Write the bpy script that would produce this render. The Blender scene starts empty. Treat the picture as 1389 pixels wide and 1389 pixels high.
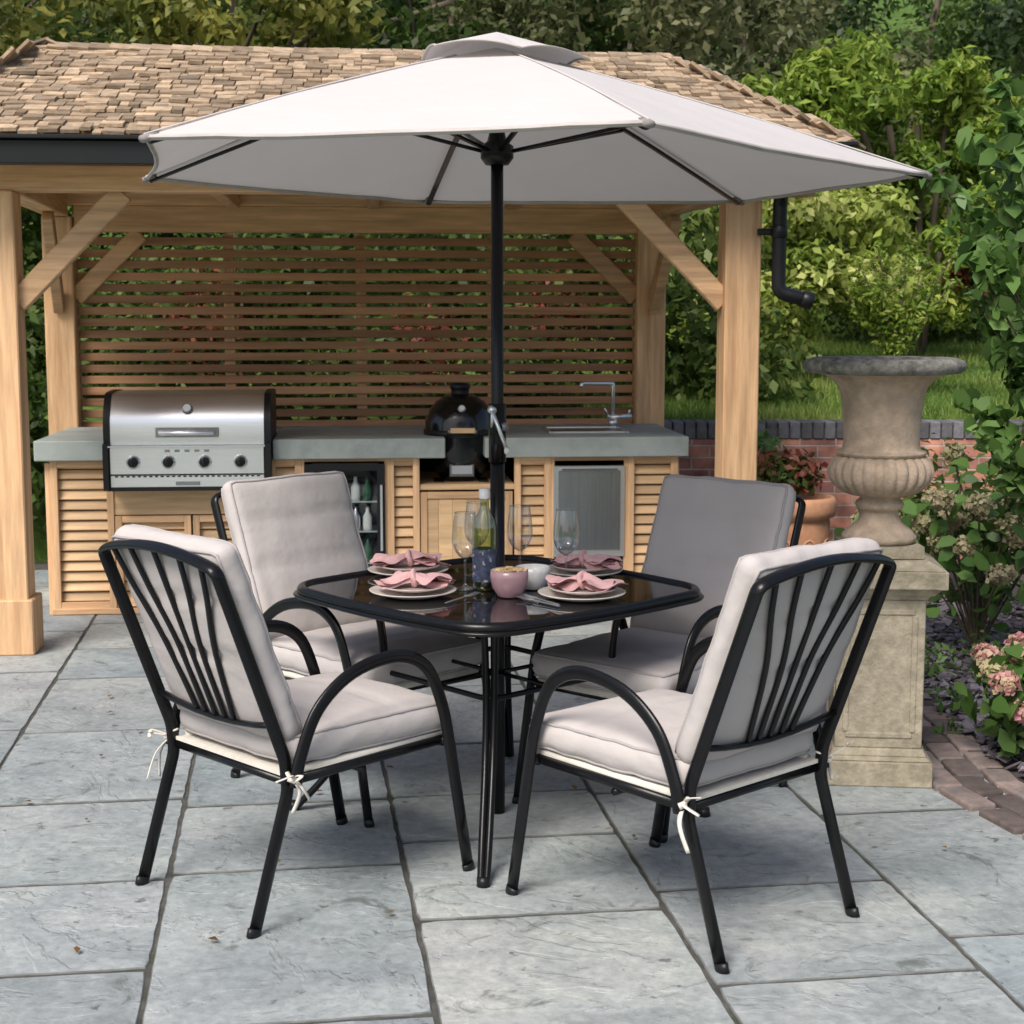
import bpy, math, random
import numpy as np
from mathutils import Vector, Matrix, noise
R=random.Random(7)
NP=np.random.default_rng(11)
scene=bpy.context.scene
V=Vector
# ------------------------------------------------------------ materials
def nt(name):
    m=bpy.data.materials.new(name); m.use_nodes=True
    n=m.node_tree.nodes; l=m.node_tree.links
    return m,n,l,n['Principled BSDF']
def M(name,base,rough=.5,var=.12,scale=8,stretch=(1,1,1),rndvar=0.,bump=0.,bscale=60,bstretch=None,metal=0.,col2=None,c2scale=2.,c2lo=.5,c2hi=.65,spec=.5,transl=0.,detail=6,coat=0.):
    m,n,l,p=nt(name)
    tc=n.new('ShaderNodeTexCoord'); mp=n.new('ShaderNodeMapping'); mp.inputs['Scale'].default_value=stretch
    l.new(tc.outputs['Object'],mp.inputs['Vector'])
    at=n.new('ShaderNodeAttribute'); at.attribute_name='rnd'
    ad=n.new('ShaderNodeVectorMath'); ad.operation='ADD'
    sc=n.new('ShaderNodeVectorMath'); sc.operation='SCALE'; sc.inputs[0].default_value=(7.3,3.1,5.7)
    ml=n.new('ShaderNodeMath'); ml.operation='MULTIPLY'; ml.inputs[1].default_value=5. if rndvar>0 else 0.
    l.new(at.outputs['Fac'],ml.inputs[0]); l.new(ml.outputs[0],sc.inputs['Scale'])
    l.new(mp.outputs[0],ad.inputs[0]); l.new(sc.outputs[0],ad.inputs[1])
    no=n.new('ShaderNodeTexNoise'); no.inputs['Scale'].default_value=scale; no.inputs['Detail'].default_value=detail; no.inputs['Roughness'].default_value=.62
    l.new(ad.outputs[0],no.inputs['Vector'])
    cr=n.new('ShaderNodeValToRGB'); e=cr.color_ramp.elements
    e[0].position=.3; e[1].position=.7
    e[0].color=tuple(max(0,c*(1-var)) for c in base)+(1,); e[1].color=tuple(min(1,c*(1+var)) for c in base)+(1,)
    l.new(no.outputs['Fac'],cr.inputs['Fac']); out=cr.outputs['Color']
    if col2:
        n2=n.new('ShaderNodeTexNoise'); n2.inputs['Scale'].default_value=c2scale; n2.inputs['Detail'].default_value=8; n2.inputs['Roughness'].default_value=.65
        l.new(ad.outputs[0],n2.inputs['Vector'])
        mr=n.new('ShaderNodeMapRange'); mr.inputs['From Min'].default_value=c2lo; mr.inputs['From Max'].default_value=c2hi
        l.new(n2.outputs['Fac'],mr.inputs['Value'])
        mx=n.new('ShaderNodeMix'); mx.data_type='RGBA'; l.new(mr.outputs[0],mx.inputs['Factor'])
        l.new(out,mx.inputs[6]); mx.inputs[7].default_value=tuple(col2)+(1,); out=mx.outputs[2]
    if rndvar>0:
        mr=n.new('ShaderNodeMapRange'); mr.inputs['To Min'].default_value=1-rndvar; mr.inputs['To Max'].default_value=1+rndvar
        l.new(at.outputs['Fac'],mr.inputs['Value'])
        vm=n.new('ShaderNodeVectorMath'); vm.operation='SCALE'; l.new(out,vm.inputs[0]); l.new(mr.outputs[0],vm.inputs['Scale']); out=vm.outputs[0]
    l.new(out,p.inputs['Base Color'])
    p.inputs['Roughness'].default_value=rough; p.inputs['Metallic'].default_value=metal
    p.inputs['Specular IOR Level'].default_value=spec
    if coat: p.inputs['Coat Weight'].default_value=coat; p.inputs['Coat Roughness'].default_value=.05
    if bump>0:
        mp2=n.new('ShaderNodeMapping'); mp2.inputs['Scale'].default_value=bstretch or stretch
        l.new(tc.outputs['Object'],mp2.inputs['Vector'])
        nb=n.new('ShaderNodeTexNoise'); nb.inputs['Scale'].default_value=bscale; nb.inputs['Detail'].default_value=6
        l.new(mp2.outputs[0],nb.inputs['Vector'])
        bp=n.new('ShaderNodeBump'); bp.inputs['Strength'].default_value=1; bp.inputs['Distance'].default_value=bump
        l.new(nb.outputs['Fac'],bp.inputs['Height']); l.new(bp.outputs[0],p.inputs['Normal'])
    if transl>0:
        tr=n.new('ShaderNodeBsdfTranslucent'); l.new(out,tr.inputs['Color'])
        ms=n.new('ShaderNodeMixShader'); ms.inputs[0].default_value=transl
        l.new(p.outputs[0],ms.inputs[1]); l.new(tr.outputs[0],ms.inputs[2]); l.new(ms.outputs[0],n['Material Output'].inputs['Surface'])
    return m
def leafmat(name,cols,transl=.4,rough=.5):
    m,n,l,p=nt(name)
    at=n.new('ShaderNodeAttribute'); at.attribute_name='rnd'
    cr=n.new('ShaderNodeValToRGB'); els=cr.color_ramp.elements
    els[0].position=0; els[0].color=tuple(cols[0])+(1,); els[1].position=1; els[1].color=tuple(cols[-1])+(1,)
    for i,c in enumerate(cols[1:-1]):
        e=els.new((i+1)/(len(cols)-1)); e.color=tuple(c)+(1,)
    l.new(at.outputs['Fac'],cr.inputs['Fac']); l.new(cr.outputs[0],p.inputs['Base Color'])
    p.inputs['Roughness'].default_value=rough; p.inputs['Specular IOR Level'].default_value=.35
    tr=n.new('ShaderNodeBsdfTranslucent'); l.new(cr.outputs[0],tr.inputs['Color'])
    ms=n.new('ShaderNodeMixShader'); ms.inputs[0].default_value=transl
    l.new(p.outputs[0],ms.inputs[1]); l.new(tr.outputs[0],ms.inputs[2]); l.new(ms.outputs[0],n['Material Output'].inputs['Surface'])
    return m
def thinglass(name,col=(1,1,1),lo=.10,hi=1.,pwr=1.3):
    m,n,l,p=nt(name)
    t=n.new('ShaderNodeBsdfTransparent'); t.inputs[0].default_value=tuple(col)+(1,)
    g=n.new('ShaderNodeBsdfGlossy'); g.inputs['Roughness'].default_value=.03
    lw=n.new('ShaderNodeLayerWeight'); lw.inputs['Blend'].default_value=.45
    pw=n.new('ShaderNodeMath'); pw.operation='POWER'; pw.inputs[1].default_value=pwr; l.new(lw.outputs['Facing'],pw.inputs[0])
    mr=n.new('ShaderNodeMapRange'); mr.inputs['To Min'].default_value=lo; mr.inputs['To Max'].default_value=hi
    l.new(pw.outputs[0],mr.inputs['Value'])
    ms=n.new('ShaderNodeMixShader'); l.new(mr.outputs[0],ms.inputs[0]); l.new(t.outputs[0],ms.inputs[1]); l.new(g.outputs[0],ms.inputs[2])
    l.new(ms.outputs[0],n['Material Output'].inputs['Surface'])
    return m
WB=(.62,.39,.215)
wood={}
for ax,st in (('X',(.6,9,9)),('Y',(9,.6,9)),('Z',(9,9,.6))):
    wood[ax]=M('oak_'+ax,WB,rough=.6,var=.3,scale=3.2,stretch=st,rndvar=.18,bump=.002,bscale=9,col2=(.40,.21,.10),c2scale=1.3,c2lo=.5,c2hi=.78,spec=.3)
slatw=M('cedar_slat',(.44,.235,.125),rough=.6,var=.3,scale=3,stretch=(.5,9,9),rndvar=.34,bump=.001,bscale=9,col2=(.25,.125,.065),c2scale=1.5,spec=.3)
louvw=M('larch_louvre',(.60,.40,.22),rough=.55,var=.25,scale=3,stretch=(.6,9,9),rndvar=.18,bump=.001,bscale=9,spec=.3)
shing=M('cedar_shingle',(.36,.265,.18),rough=.92,var=.4,scale=16,rndvar=.42,bump=.004,bscale=60,col2=(.17,.14,.11),c2scale=4,c2lo=.47,c2hi=.74,spec=.15)
concrete=M('concrete_top',(.33,.365,.34),rough=.6,var=.15,scale=5,bump=.0008,bscale=80,col2=(.25,.28,.26),c2scale=3)
steel=M('brushed_steel',(.78,.79,.8),rough=.32,var=.05,scale=6,stretch=(1,1,40),metal=.95,bump=.0001,bscale=20)
steelm=M('satin_steel_door',(.50,.51,.52),rough=.24,var=.12,scale=3,stretch=(40,1,1),metal=1.,bump=.0001,bscale=20,bstretch=(40,1,1))
steeld=M('dark_steel',(.3,.3,.31),rough=.35,metal=1.)
blackp=M('black_powdercoat',(.006,.006,.007),rough=.26,var=.15,scale=30,bump=.0002,bscale=400,spec=.28)
blackpl=M('black_plastic',(.009,.0095,.011),rough=.4,spec=.3)
kamadom=M('black_ceramic',(.005,.006,.007),rough=.16,bump=.0022,bscale=55,coat=.4,spec=.3)
fabric=M('grey_cushion_fabric',(.475,.435,.42),rough=.9,var=.04,scale=5,bump=.010,bscale=7,spec=.12)
piping=M('cushion_piping',(.37,.34,.33),rough=.9,var=.05)
cream=M('cream_tie',(.62,.58,.51),rough=.9,var=.08,scale=30)
canopym=M('parasol_canvas',(.60,.56,.545),rough=.92,var=.02,scale=3,bump=.012,bscale=4,spec=.1,transl=.14)
hem=M('canvas_hem',(.46,.42,.40),rough=.9)
hemd=M('corner_pocket',(.24,.215,.21),rough=.9)
tglass=M('black_table_glass',(.008,.007,.007),rough=.03,var=.1,spec=.65)
stone=M('reconstituted_stone',(.38,.33,.245),rough=.92,var=.28,scale=22,bump=.005,bscale=60,col2=(.17,.155,.105),c2scale=4.5,c2lo=.48,c2hi=.72,spec=.12)
stone2=M('urn_stone',(.47,.36,.27),rough=.92,var=.2,scale=26,bump=.003,bscale=90,col2=(.29,.235,.17),c2scale=6,c2lo=.5,c2hi=.70,spec=.12)
stonerim=M('weathered_rim',(.22,.21,.185),rough=.95,var=.5,scale=30,bump=.004,bscale=90,spec=.1,col2=(.09,.09,.08),c2scale=12)
coping=M('blue_coping_brick',(.12,.115,.125),rough=.75,var=.3,scale=20,rndvar=.45,bump=.002,bscale=50)
terra=M('terracotta',(.5,.25,.14),rough=.8,var=.2,scale=12,bump=.002,bscale=50)
mortar=M('paving_mortar',(.07,.067,.06),rough=.95,var=.5,scale=14,col2=(.045,.05,.03),c2scale=6)
soil=M('bed_soil',(.055,.045,.045),rough=.95,var=.4,scale=20)
chipm=M('slate_chippings',(.13,.112,.13),rough=.65,var=.2,rndvar=.55)
edgeb=M('edging_brick',(.17,.13,.118),rough=.85,var=.35,scale=14,rndvar=.5,bump=.003,bscale=50,col2=(.11,.11,.11),c2scale=8)
bark=M('bark',(.11,.085,.06),rough=.95,var=.4,scale=10,stretch=(1,1,.3),bump=.01,bscale=20)
plate=M('mauve_stoneware',(.55,.46,.43),rough=.25,var=.08,scale=40)
plate2=M('cream_stoneware',(.68,.62,.56),rough=.25,var=.08,scale=40)
napk=M('pink_linen',(.70,.42,.41),rough=.95,var=.08,scale=60,bump=.002,bscale=120)
bowlp=M('mauve_glaze',(.36,.22,.24),rough=.25,var=.1,scale=40)
bowlw=M('white_glaze',(.72,.71,.69),rough=.25,var=.1,scale=60)
snack=M('snack',(.55,.38,.2),rough=.8,var=.5,scale=60)
gl=thinglass('clear_glass',(.97,.98,.98)); gpane=thinglass('door_glass',(.93,.95,.95),.05,.8,3.); gbot=thinglass('bottle_glass',(.66,.72,.45),.14,.9)
label=M('bottle_label',(.045,.055,.10),rough=.5,var=.6,scale=60,col2=(.35,.36,.38),c2scale=50,c2lo=.57,c2hi=.62)
white=M('white_plastic',(.7,.7,.68),rough=.5)
redm=M('red_can',(.5,.02,.02),rough=.3)
greenb=M('green_bottle',(.03,.1,.05),rough=.1)
hosem=M('hose_rubber',(.25,.26,.25),rough=.5)
def slabmat():
    m,n,l,p=nt('riven_sandstone')
    def N(t,**k):
        q=n.new(t)
        for a,b in k.items(): setattr(q,a,b)
        return q
    tc=N('ShaderNodeTexCoord'); at=N('ShaderNodeAttribute',attribute_name='rnd')
    sc=N('ShaderNodeVectorMath',operation='SCALE'); sc.inputs[0].default_value=(31,17,9); l.new(at.outputs['Fac'],sc.inputs['Scale'])
    ad=N('ShaderNodeVectorMath',operation='ADD'); l.new(tc.outputs['Object'],ad.inputs[0]); l.new(sc.outputs[0],ad.inputs[1])
    def noi(s,d=8,r=.6,dist=0.):
        q=N('ShaderNodeTexNoise'); q.inputs['Scale'].default_value=s; q.inputs['Detail'].default_value=d; q.inputs['Roughness'].default_value=r; q.inputs['Distortion'].default_value=dist
        l.new(ad.outputs[0],q.inputs['Vector']); return q.outputs['Fac']
    def ramp(f,stops):
        q=N('ShaderNodeValToRGB'); e=q.color_ramp.elements
        e[0].position=stops[0][0]; e[0].color=tuple(stops[0][1])+(1,); e[1].position=stops[-1][0]; e[1].color=tuple(stops[-1][1])+(1,)
        for a,b in stops[1:-1]: z=e.new(a); z.color=tuple(b)+(1,)
        l.new(f,q.inputs['Fac']); return q.outputs['Color']
    tint=ramp(at.outputs['Fac'],[(0,(.225,.262,.29)),(.25,(.31,.335,.345)),(.5,(.26,.295,.315)),(.75,(.335,.355,.355)),(1,(.235,.26,.28))])
    def mul(a,b):
        q=N('ShaderNodeMix',data_type='RGBA',blend_type='MULTIPLY'); q.inputs['Factor'].default_value=1; l.new(a,q.inputs[6]); l.new(b,q.inputs[7]); return q.outputs[2]
    c=mul(tint,ramp(noi(2.4,9,.64,.7),[(.28,(.68,.70,.72)),(.5,(1,1,1)),(.72,(1.36,1.31,1.24))]))
    c=mul(c,ramp(noi(28,6,.7),[(.3,(.76,.76,.76)),(.7,(1.22,1.22,1.22))]))
    c=mul(c,ramp(noi(5.5,10,.74,1.3),[(.0,(.38,.38,.36)),(.355,(.55,.56,.53)),(.43,(1,1,1)),(1,(1,1,1))]))
    c=mul(c,ramp(noi(19,4,.6,.5),[(.0,(1,1,1)),(.655,(1,1,1)),(.71,(.45,.45,.42)),(1,(.4,.4,.38))]))
    c=mul(c,ramp(noi(1.1,5,.55,.3),[(.35,(.92,.95,.92)),(.65,(1.05,1.02,1.0))]))
    l.new(c,p.inputs['Base Color'])
    rr=N('ShaderNodeMapRange'); rr.inputs['To Min'].default_value=.34; rr.inputs['To Max'].default_value=.78; l.new(noi(4),rr.inputs['Value']); l.new(rr.outputs[0],p.inputs['Roughness'])
    p.inputs['Specular IOR Level'].default_value=.45
    a=noi(1.7,7,.55,.8); mu=N('ShaderNodeMath',operation='MULTIPLY'); mu.inputs[1].default_value=10; l.new(a,mu.inputs[0])
    fr=N('ShaderNodeMath',operation='FRACT'); l.new(mu.outputs[0],fr.inputs[0])
    fl=N('ShaderNodeMath',operation='FLOOR'); l.new(mu.outputs[0],fl.inputs[0])
    sm=N('ShaderNodeMapRange',interpolation_type='SMOOTHSTEP'); sm.inputs['From Min'].default_value=.75; sm.inputs['From Max'].default_value=1; l.new(fr.outputs[0],sm.inputs['Value'])
    s1=N('ShaderNodeMath',operation='ADD'); l.new(fl.outputs[0],s1.inputs[0]); l.new(sm.outputs[0],s1.inputs[1])
    f2=N('ShaderNodeMath',operation='MULTIPLY_ADD'); f2.inputs[1].default_value=1.6; l.new(noi(8,8,.65),f2.inputs[0]); l.new(s1.outputs[0],f2.inputs[2])
    f3=N('ShaderNodeMath',operation='MULTIPLY_ADD'); f3.inputs[1].default_value=.35; l.new(noi(70,3,.6),f3.inputs[0]); l.new(f2.outputs[0],f3.inputs[2])
    bp=N('ShaderNodeBump'); bp.inputs['Strength'].default_value=.75; bp.inputs['Distance'].default_value=.0034; l.new(f3.outputs[0],bp.inputs['Height']); l.new(bp.outputs[0],p.inputs['Normal'])
    return m
slab=slabmat()
slabe=M('slab_edge',(.14,.145,.14),rough=.9,var=.3,scale=20)
def brickmat():
    m,n,l,p=nt('garden_brick')
    tc=n.new('ShaderNodeTexCoord'); mp=n.new('ShaderNodeMapping'); mp.inputs['Rotation'].default_value=(math.radians(90),0,0)
    l.new(tc.outputs['Object'],mp.inputs['Vector'])
    b=n.new('ShaderNodeTexBrick'); b.inputs['Scale'].default_value=1; b.inputs['Brick Width'].default_value=.225; b.inputs['Row Height'].default_value=.075; b.inputs['Mortar Size'].default_value=.006
    b.inputs['Color1'].default_value=(.48,.21,.14,1); b.inputs['Color2'].default_value=(.28,.12,.1,1); b.inputs['Mortar'].default_value=(.4,.34,.29,1)
    b.inputs['Mortar Smooth'].default_value=.3
    l.new(mp.outputs[0],b.inputs['Vector'])
    no=n.new('ShaderNodeTexNoise'); no.inputs['Scale'].default_value=7; no.inputs['Detail'].default_value=8
    l.new(tc.outputs['Object'],no.inputs['Vector'])
    mr=n.new('ShaderNodeMapRange'); mr.inputs['From Min'].default_value=.3; mr.inputs['From Max'].default_value=.7; mr.inputs['To Min'].default_value=.5; mr.inputs['To Max'].default_value=1.5
    l.new(no.outputs['Fac'],mr.inputs['Value'])
    vm=n.new('ShaderNodeVectorMath'); vm.operation='SCALE'; l.new(b.outputs['Color'],vm.inputs[0]); l.new(mr.outputs[0],vm.inputs['Scale'])
    l.new(vm.outputs[0],p.inputs['Base Color']); p.inputs['Roughness'].default_value=.9
    bp=n.new('ShaderNodeBump'); bp.inputs['Distance'].default_value=.006; bp.invert=True; l.new(b.outputs['Fac'],bp.inputs['Height']); l.new(bp.outputs[0],p.inputs['Normal'])
    return m
brickw=brickmat()
grassm=M('lawn_grass',(.085,.145,.03),rough=.95,var=.5,scale=2.2,bump=.02,bscale=40,col2=(.05,.055,.022),c2scale=.5,c2lo=.52,c2hi=.72,spec=.1)
L_mid=leafmat('leaf_mid',[(.03,.058,.012),(.08,.135,.028),(.17,.22,.055)])
L_yel=leafmat('leaf_yellow_green',[(.06,.08,.016),(.2,.215,.045),(.42,.37,.08)])
L_dark=leafmat('leaf_dark',[(.015,.03,.01),(.042,.072,.022),(.09,.125,.04)])
L_olive=leafmat('leaf_olive',[(.045,.054,.02),(.125,.14,.055),(.25,.235,.11)])
L_var=leafmat('leaf_variegated',[(.08,.14,.02),(.32,.39,.07),(.70,.68,.28)])
L_brt=leafmat('leaf_bright',[(.07,.13,.016),(.2,.3,.04),(.42,.46,.09)])
L_red=leafmat('leaf_red',[(.12,.025,.018),(.25,.06,.04),(.16,.13,.04)])
L_near=leafmat('leaf_near',[(.06,.13,.03),(.125,.23,.055),(.22,.35,.11)],rough=.4)
L_hyd=leafmat('petal_faded',[(.24,.24,.11),(.42,.38,.22),(.48,.38,.28)])
L_pink=leafmat('petal_pink',[(.38,.48,.16),(.66,.52,.36),(.68,.22,.33)])
L_grass=leafmat('grass_blade',[(.07,.13,.02),(.15,.24,.045),(.3,.35,.09)])
L_brown=leafmat('leaf_fallen',[(.12,.06,.02),(.25,.14,.05),(.3,.22,.08)])
# ------------------------------------------------------------ mesh builder
class MB:
    def __init__(s): s.v=[];s.f=[];s.m=[];s.sm=[];s.r=[];s.mats=[];s.M=Matrix()
    def mi(s,mat):
        if mat not in s.mats: s.mats.append(mat)
        return s.mats.index(mat)
    def add(s,vs,fs,mat,smooth=False,rnd=None):
        b=len(s.v); s.v+= [tuple(s.M@V(v)) for v in vs]
        k=s.mi(mat); r=R.random() if rnd is None else rnd
        for f in fs: s.f.append(tuple(b+i for i in f)); s.m.append(k); s.sm.append(smooth); s.r.append(r)
    def box(s,c,size,mat=None,rot=None,rnd=None):
        if mat is None: mat='wood'
        if mat=='wood': mat=wood['XYZ'[max(range(3),key=lambda i:size[i])]]
        hx,hy,hz=[q/2 for q in size]
        vs=[V((x,y,z)) for x in(-hx,hx) for y in(-hy,hy) for z in(-hz,hz)]
        if rot is not None: vs=[rot@q for q in vs]
        vs=[q+V(c) for q in vs]
        s.add(vs,[(0,1,3,2),(4,6,7,5),(0,4,5,1),(2,3,7,6),(0,2,6,4),(1,5,7,3)],mat,rnd=rnd)
    def beam(s,p0,p1,w,h,mat,up=(0,0,1)):
        p0=V(p0);p1=V(p1);d=p1-p0;L=d.length;d.normalize()
        sd=d.cross(V(up)); 
        if sd.length<1e-4: sd=V((1,0,0))
        sd.normalize(); u=sd.cross(d)
        rot=Matrix((d,sd,u)).transposed()
        s.box((p0+p1)/2,(L,w,h),mat,rot)
    def tube(s,pts,a,mat,b=None,side=None,n=8,closed=False,taper=None,cap=True):
        pts=[V(p) for p in pts]; b=a if b is None else b; N=len(pts)
        def tan(i):
            if closed: return (pts[(i+1)%N]-pts[i-1]).normalized()
            return (pts[min(i+1,N-1)]-pts[max(i-1,0)]).normalized()
        t=tan(0); sd=V(side) if side else (V((0,0,1)) if abs(t.z)<.9 else V((1,0,0)))
        vs=[]
        for i in range(N):
            t=tan(i); sd=(sd-t*sd.dot(t)).normalized(); o=t.cross(sd)
            k=taper[i] if taper else 1
            for j in range(n):
                an=2*math.pi*j/n; vs.append(pts[i]+sd*(a*k*math.cos(an))+o*(b*k*math.sin(an)))
        fs=[]
        for i in range(N if closed else N-1):
            for j in range(n):
                i2=(i+1)%N; fs.append((i*n+j,i*n+(j+1)%n,i2*n+(j+1)%n,i2*n+j))
        if not closed and cap: fs.append(tuple(range(n-1,-1,-1))); fs.append(tuple((N-1)*n+j for j in range(n)))
        s.add(vs,fs,mat,True)
    def lathe(s,prof,mat,c=(0,0,0),n=32,flute=None,smooth=True):
        vs=[];fs=[]
        for i,(r,z) in enumerate(prof):
            for j in range(n):
                an=2*math.pi*j/n; rr=r
                if flute: rr=r*(1+flute(z,an))
                vs.append((c[0]+rr*math.cos(an),c[1]+rr*math.sin(an),c[2]+z))
        for i in range(len(prof)-1):
            for j in range(n): fs.append((i*n+j,i*n+(j+1)%n,(i+1)*n+(j+1)%n,(i+1)*n+j))
        s.add(vs,fs,mat,smooth)
    def grid(s,fn,nu,nv,mat,smooth=True,rnd=None):
        vs=[fn(i/nu,j/nv) for i in range(nu+1) for j in range(nv+1)]
        fs=[(i*(nv+1)+j,(i+1)*(nv+1)+j,(i+1)*(nv+1)+j+1,i*(nv+1)+j+1) for i in range(nu) for j in range(nv)]
        s.add(vs,fs,mat,smooth,rnd)
    def obj(s,name,parent=None,loc=(0,0,0),rz=0,bevel=0,seg=1):
        me=bpy.data.meshes.new(name); me.from_pydata(s.v,[],s.f)
        for m in s.mats: me.materials.append(m)
        me.polygons.foreach_set('material_index',s.m); me.polygons.foreach_set('use_smooth',s.sm)
        at=me.attributes.new('rnd','FLOAT','FACE'); at.data.foreach_set('value',s.r)
        me.update()
        o=bpy.data.objects.new(name,me); scene.collection.objects.link(o)
        o.location=loc; o.rotation_euler=(0,0,rz)
        if parent: o.parent=parent
        if bevel:
            md=o.modifiers.new('b','BEVEL'); md.width=bevel; md.segments=seg; md.limit_method='ANGLE'; md.angle_limit=math.radians(50)
        return o
def spline(P,k=6,closed=False):
    P=[V(p) for p in P]; out=[]; N=len(P)
    rng=range(N) if closed else range(N-1)
    for i in rng:
        if closed: p0,p1,p2,p3=P[i-1],P[i],P[(i+1)%N],P[(i+2)%N]
        else: p0,p1,p2,p3=P[max(i-1,0)],P[i],P[i+1],P[min(i+2,N-1)]
        for q in range(k):
            t=q/k; out.append(.5*((2*p1)+(p2-p0)*t+(2*p0-5*p1+4*p2-p3)*t*t+(3*p1-p0-3*p2+p3)*t**3))
    if not closed: out.append(P[-1])
    return out
def fillet(P,r,k=5,closed=False):
    P=[V(p) for p in P]; out=[]; N=len(P)
    for i in range(N):
        if not closed and i in(0,N-1): out.append(P[i]); continue
        a=P[i-1];b=P[i];c=P[(i+1)%N]
        u=(a-b);w=(c-b); rr=min(r,u.length*.45,w.length*.45)
        s0=b+u.normalized()*rr; s1=b+w.normalized()*rr
        for q in range(k+1):
            t=q/k; out.append(s0*(1-t)**2+b*2*t*(1-t)+s1*t*t)
    return out
def roundbox(mb,c,dims,r,mat,rot=None,puff=.01,creases=(),seed=0,N=30,pipe=None,wr=.0035):
    hx,hy,hz=[d/2 for d in dims]; rot=rot or Matrix.Identity(3)
    c=V(c); rr=random.Random(seed)
    folds=[(rr.uniform(-.8,.8),rr.choice((-1,1)),rr.uniform(-.9,.9),rr.uniform(.2,.5)) for _ in range(7)]
    def disp(p,q):
        u=q[0]/hx; v=q[1]/hy
        k=max(0,1-abs(u)**3)*max(0,1-abs(v)**3)
        d=puff*k
        for cu in creases: d-=.009*math.exp(-((u-cu-.03*math.sin(v*3+seed))/.045)**2)*(.35+.65*k)
        for (fu,sv,sl,ln) in folds:
            w=max(0,1-abs(v-sv)/ln)
            d-=.0055*w*math.exp(-((u-fu-sl*.35*(1-abs(v)))/.035)**2)
        nn=noise.noise(V((q[0]*9+seed,q[1]*9,q[2]*9)))*wr+noise.noise(V((q[0]*5+seed,q[1]*20,q[2]*9)))*wr*.35
        sg=1 if q[2]>=0 else -1
        w=min(1,abs(q[2])/hz)
        p=p+V((0,0,sg*d*w)); 
        ed=noise.noise(V((q[0]*16+seed,q[1]*16,q[2]*30)))*.004
        p+=V(((nn+ed)*(1 if u>0 else -1)*abs(u)**6,(nn+ed)*(1 if v>0 else -1)*abs(v)**6,sg*nn*w))
        b=(1-(q[2]/hz)**2)*.006
        p+=V((math.copysign(b,u)*abs(u)**8,math.copysign(b,v)*abs(v)**8,0))
        return p
    def mapp(x,y,z):
        q=V((x*hx,y*hy,z*hz)); i=V((max(-hx+r,min(hx-r,q.x)),max(-hy+r,min(hy-r,q.y)),max(-hz+r,min(hz-r,q.z))))
        d=q-i
        if d.length>1e-9: q=i+d.normalized()*r
        return c+rot@disp(q,q)
    def par(t): t=2*t-1; return math.copysign(1-(1-abs(t))**1.35,t)
    def face(f,nu,nv): mb.grid(f,nu,nv,mat,True,rnd=.5)
    face(lambda a,b:mapp(par(a),par(b),1),N,N); face(lambda a,b:mapp(par(b),par(a),-1),N,N)
    face(lambda a,b:mapp(par(b),-1,par(a)) ,8,N); face(lambda a,b:mapp(par(a),1,par(b)),N,8)
    face(lambda a,b:mapp(-1,par(a),par(b)),N,8); face(lambda a,b:mapp(1,par(b),par(a)),8,N)
    if pipe:
        for sg in(1,-1):
            k=hz-r*.25; pts=[]
            for (x0,y0,x1,y1) in((-1,-1,1,-1),(1,-1,1,1),(1,1,-1,1),(-1,1,-1,-1)):
                for q in range(16):
                    t=q/16; x=x0+(x1-x0)*t; y=y0+(y1-y0)*t
                    e=r*.3; qx=max(-hx+e,min(hx-e,x*hx)); qy=max(-hy+e,min(hy-e,y*hy))
                    if abs(x)==1 and abs(y)==1: qx*=.985; qy*=.985
                    pts.append(c+rot@disp(V((qx,qy,sg*k)),V((qx,qy,sg*k))))
            mb.tube(pts,.0045,pipe,n=6,closed=True)
# ------------------------------------------------------------ foliage
def foliage(name,clumps,n,size,mat,bias=.45,up=.3,six=False,wr=.5,parent=None,droop=0.):
    cl=np.array([c[:6] for c in clumps],float)
    vol=(cl[:,3]*cl[:,4]*cl[:,5])**.67; pr=vol/vol.sum()
    k=NP.choice(len(cl),n,p=pr)
    d=NP.normal(size=(n,3)); d/=np.linalg.norm(d,axis=1)[:,None]
    rad=NP.random(n)**bias
    rad*=1+NP.normal(size=n)*.12
    pos=cl[k,:3]+d*cl[k,3:6]*rad[:,None]
    nm=d*.7+NP.normal(size=(n,3))*.55; nm[:,2]+=up; nm/=np.linalg.norm(nm,axis=1)[:,None]
    t=NP.normal(size=(n,3)); t[:,2]-=droop; t-=nm*(t*nm).sum(1)[:,None]; t/=np.linalg.norm(t,axis=1)[:,None]
    b=np.cross(nm,t)
    s=size*(.6+.8*NP.random(n))
    L=t*s[:,None]; W=b*(s*wr)[:,None]*.5; F=nm*(s*.12)[:,None]
    if six:
        vs=np.stack([pos-L*.5,pos-L*.2+W*.9+F,pos+L*.15+W*.85+F,pos+L*.5-F,pos+L*.15-W*.85+F,pos-L*.2-W*.9+F],1); q=6
    else:
        vs=np.stack([pos-L*.5,pos+W+F,pos+L*.5,pos-W+F],1); q=4
    cr=NP.random(len(cl))
    rnd=np.clip(.45*cr[k]+.55*NP.random(n),0,1)
    nv=n*q; me=bpy.data.meshes.new(name)
    me.vertices.add(nv); me.vertices.foreach_set('co',vs.reshape(-1).astype(np.float32))
    me.loops.add(nv); me.loops.foreach_set('vertex_index',np.arange(nv,dtype=np.int32))
    me.polygons.add(n); me.polygons.foreach_set('loop_start',np.arange(0,nv,q,dtype=np.int32))
    me.materials.append(mat)
    at=me.attributes.new('rnd','FLOAT','FACE'); at.data.foreach_set('value',rnd.astype(np.float32))
    me.update(calc_edges=True)
    o=bpy.data.objects.new(name,me); scene.collection.objects.link(o)
    if parent: o.parent=parent
    return o
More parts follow.
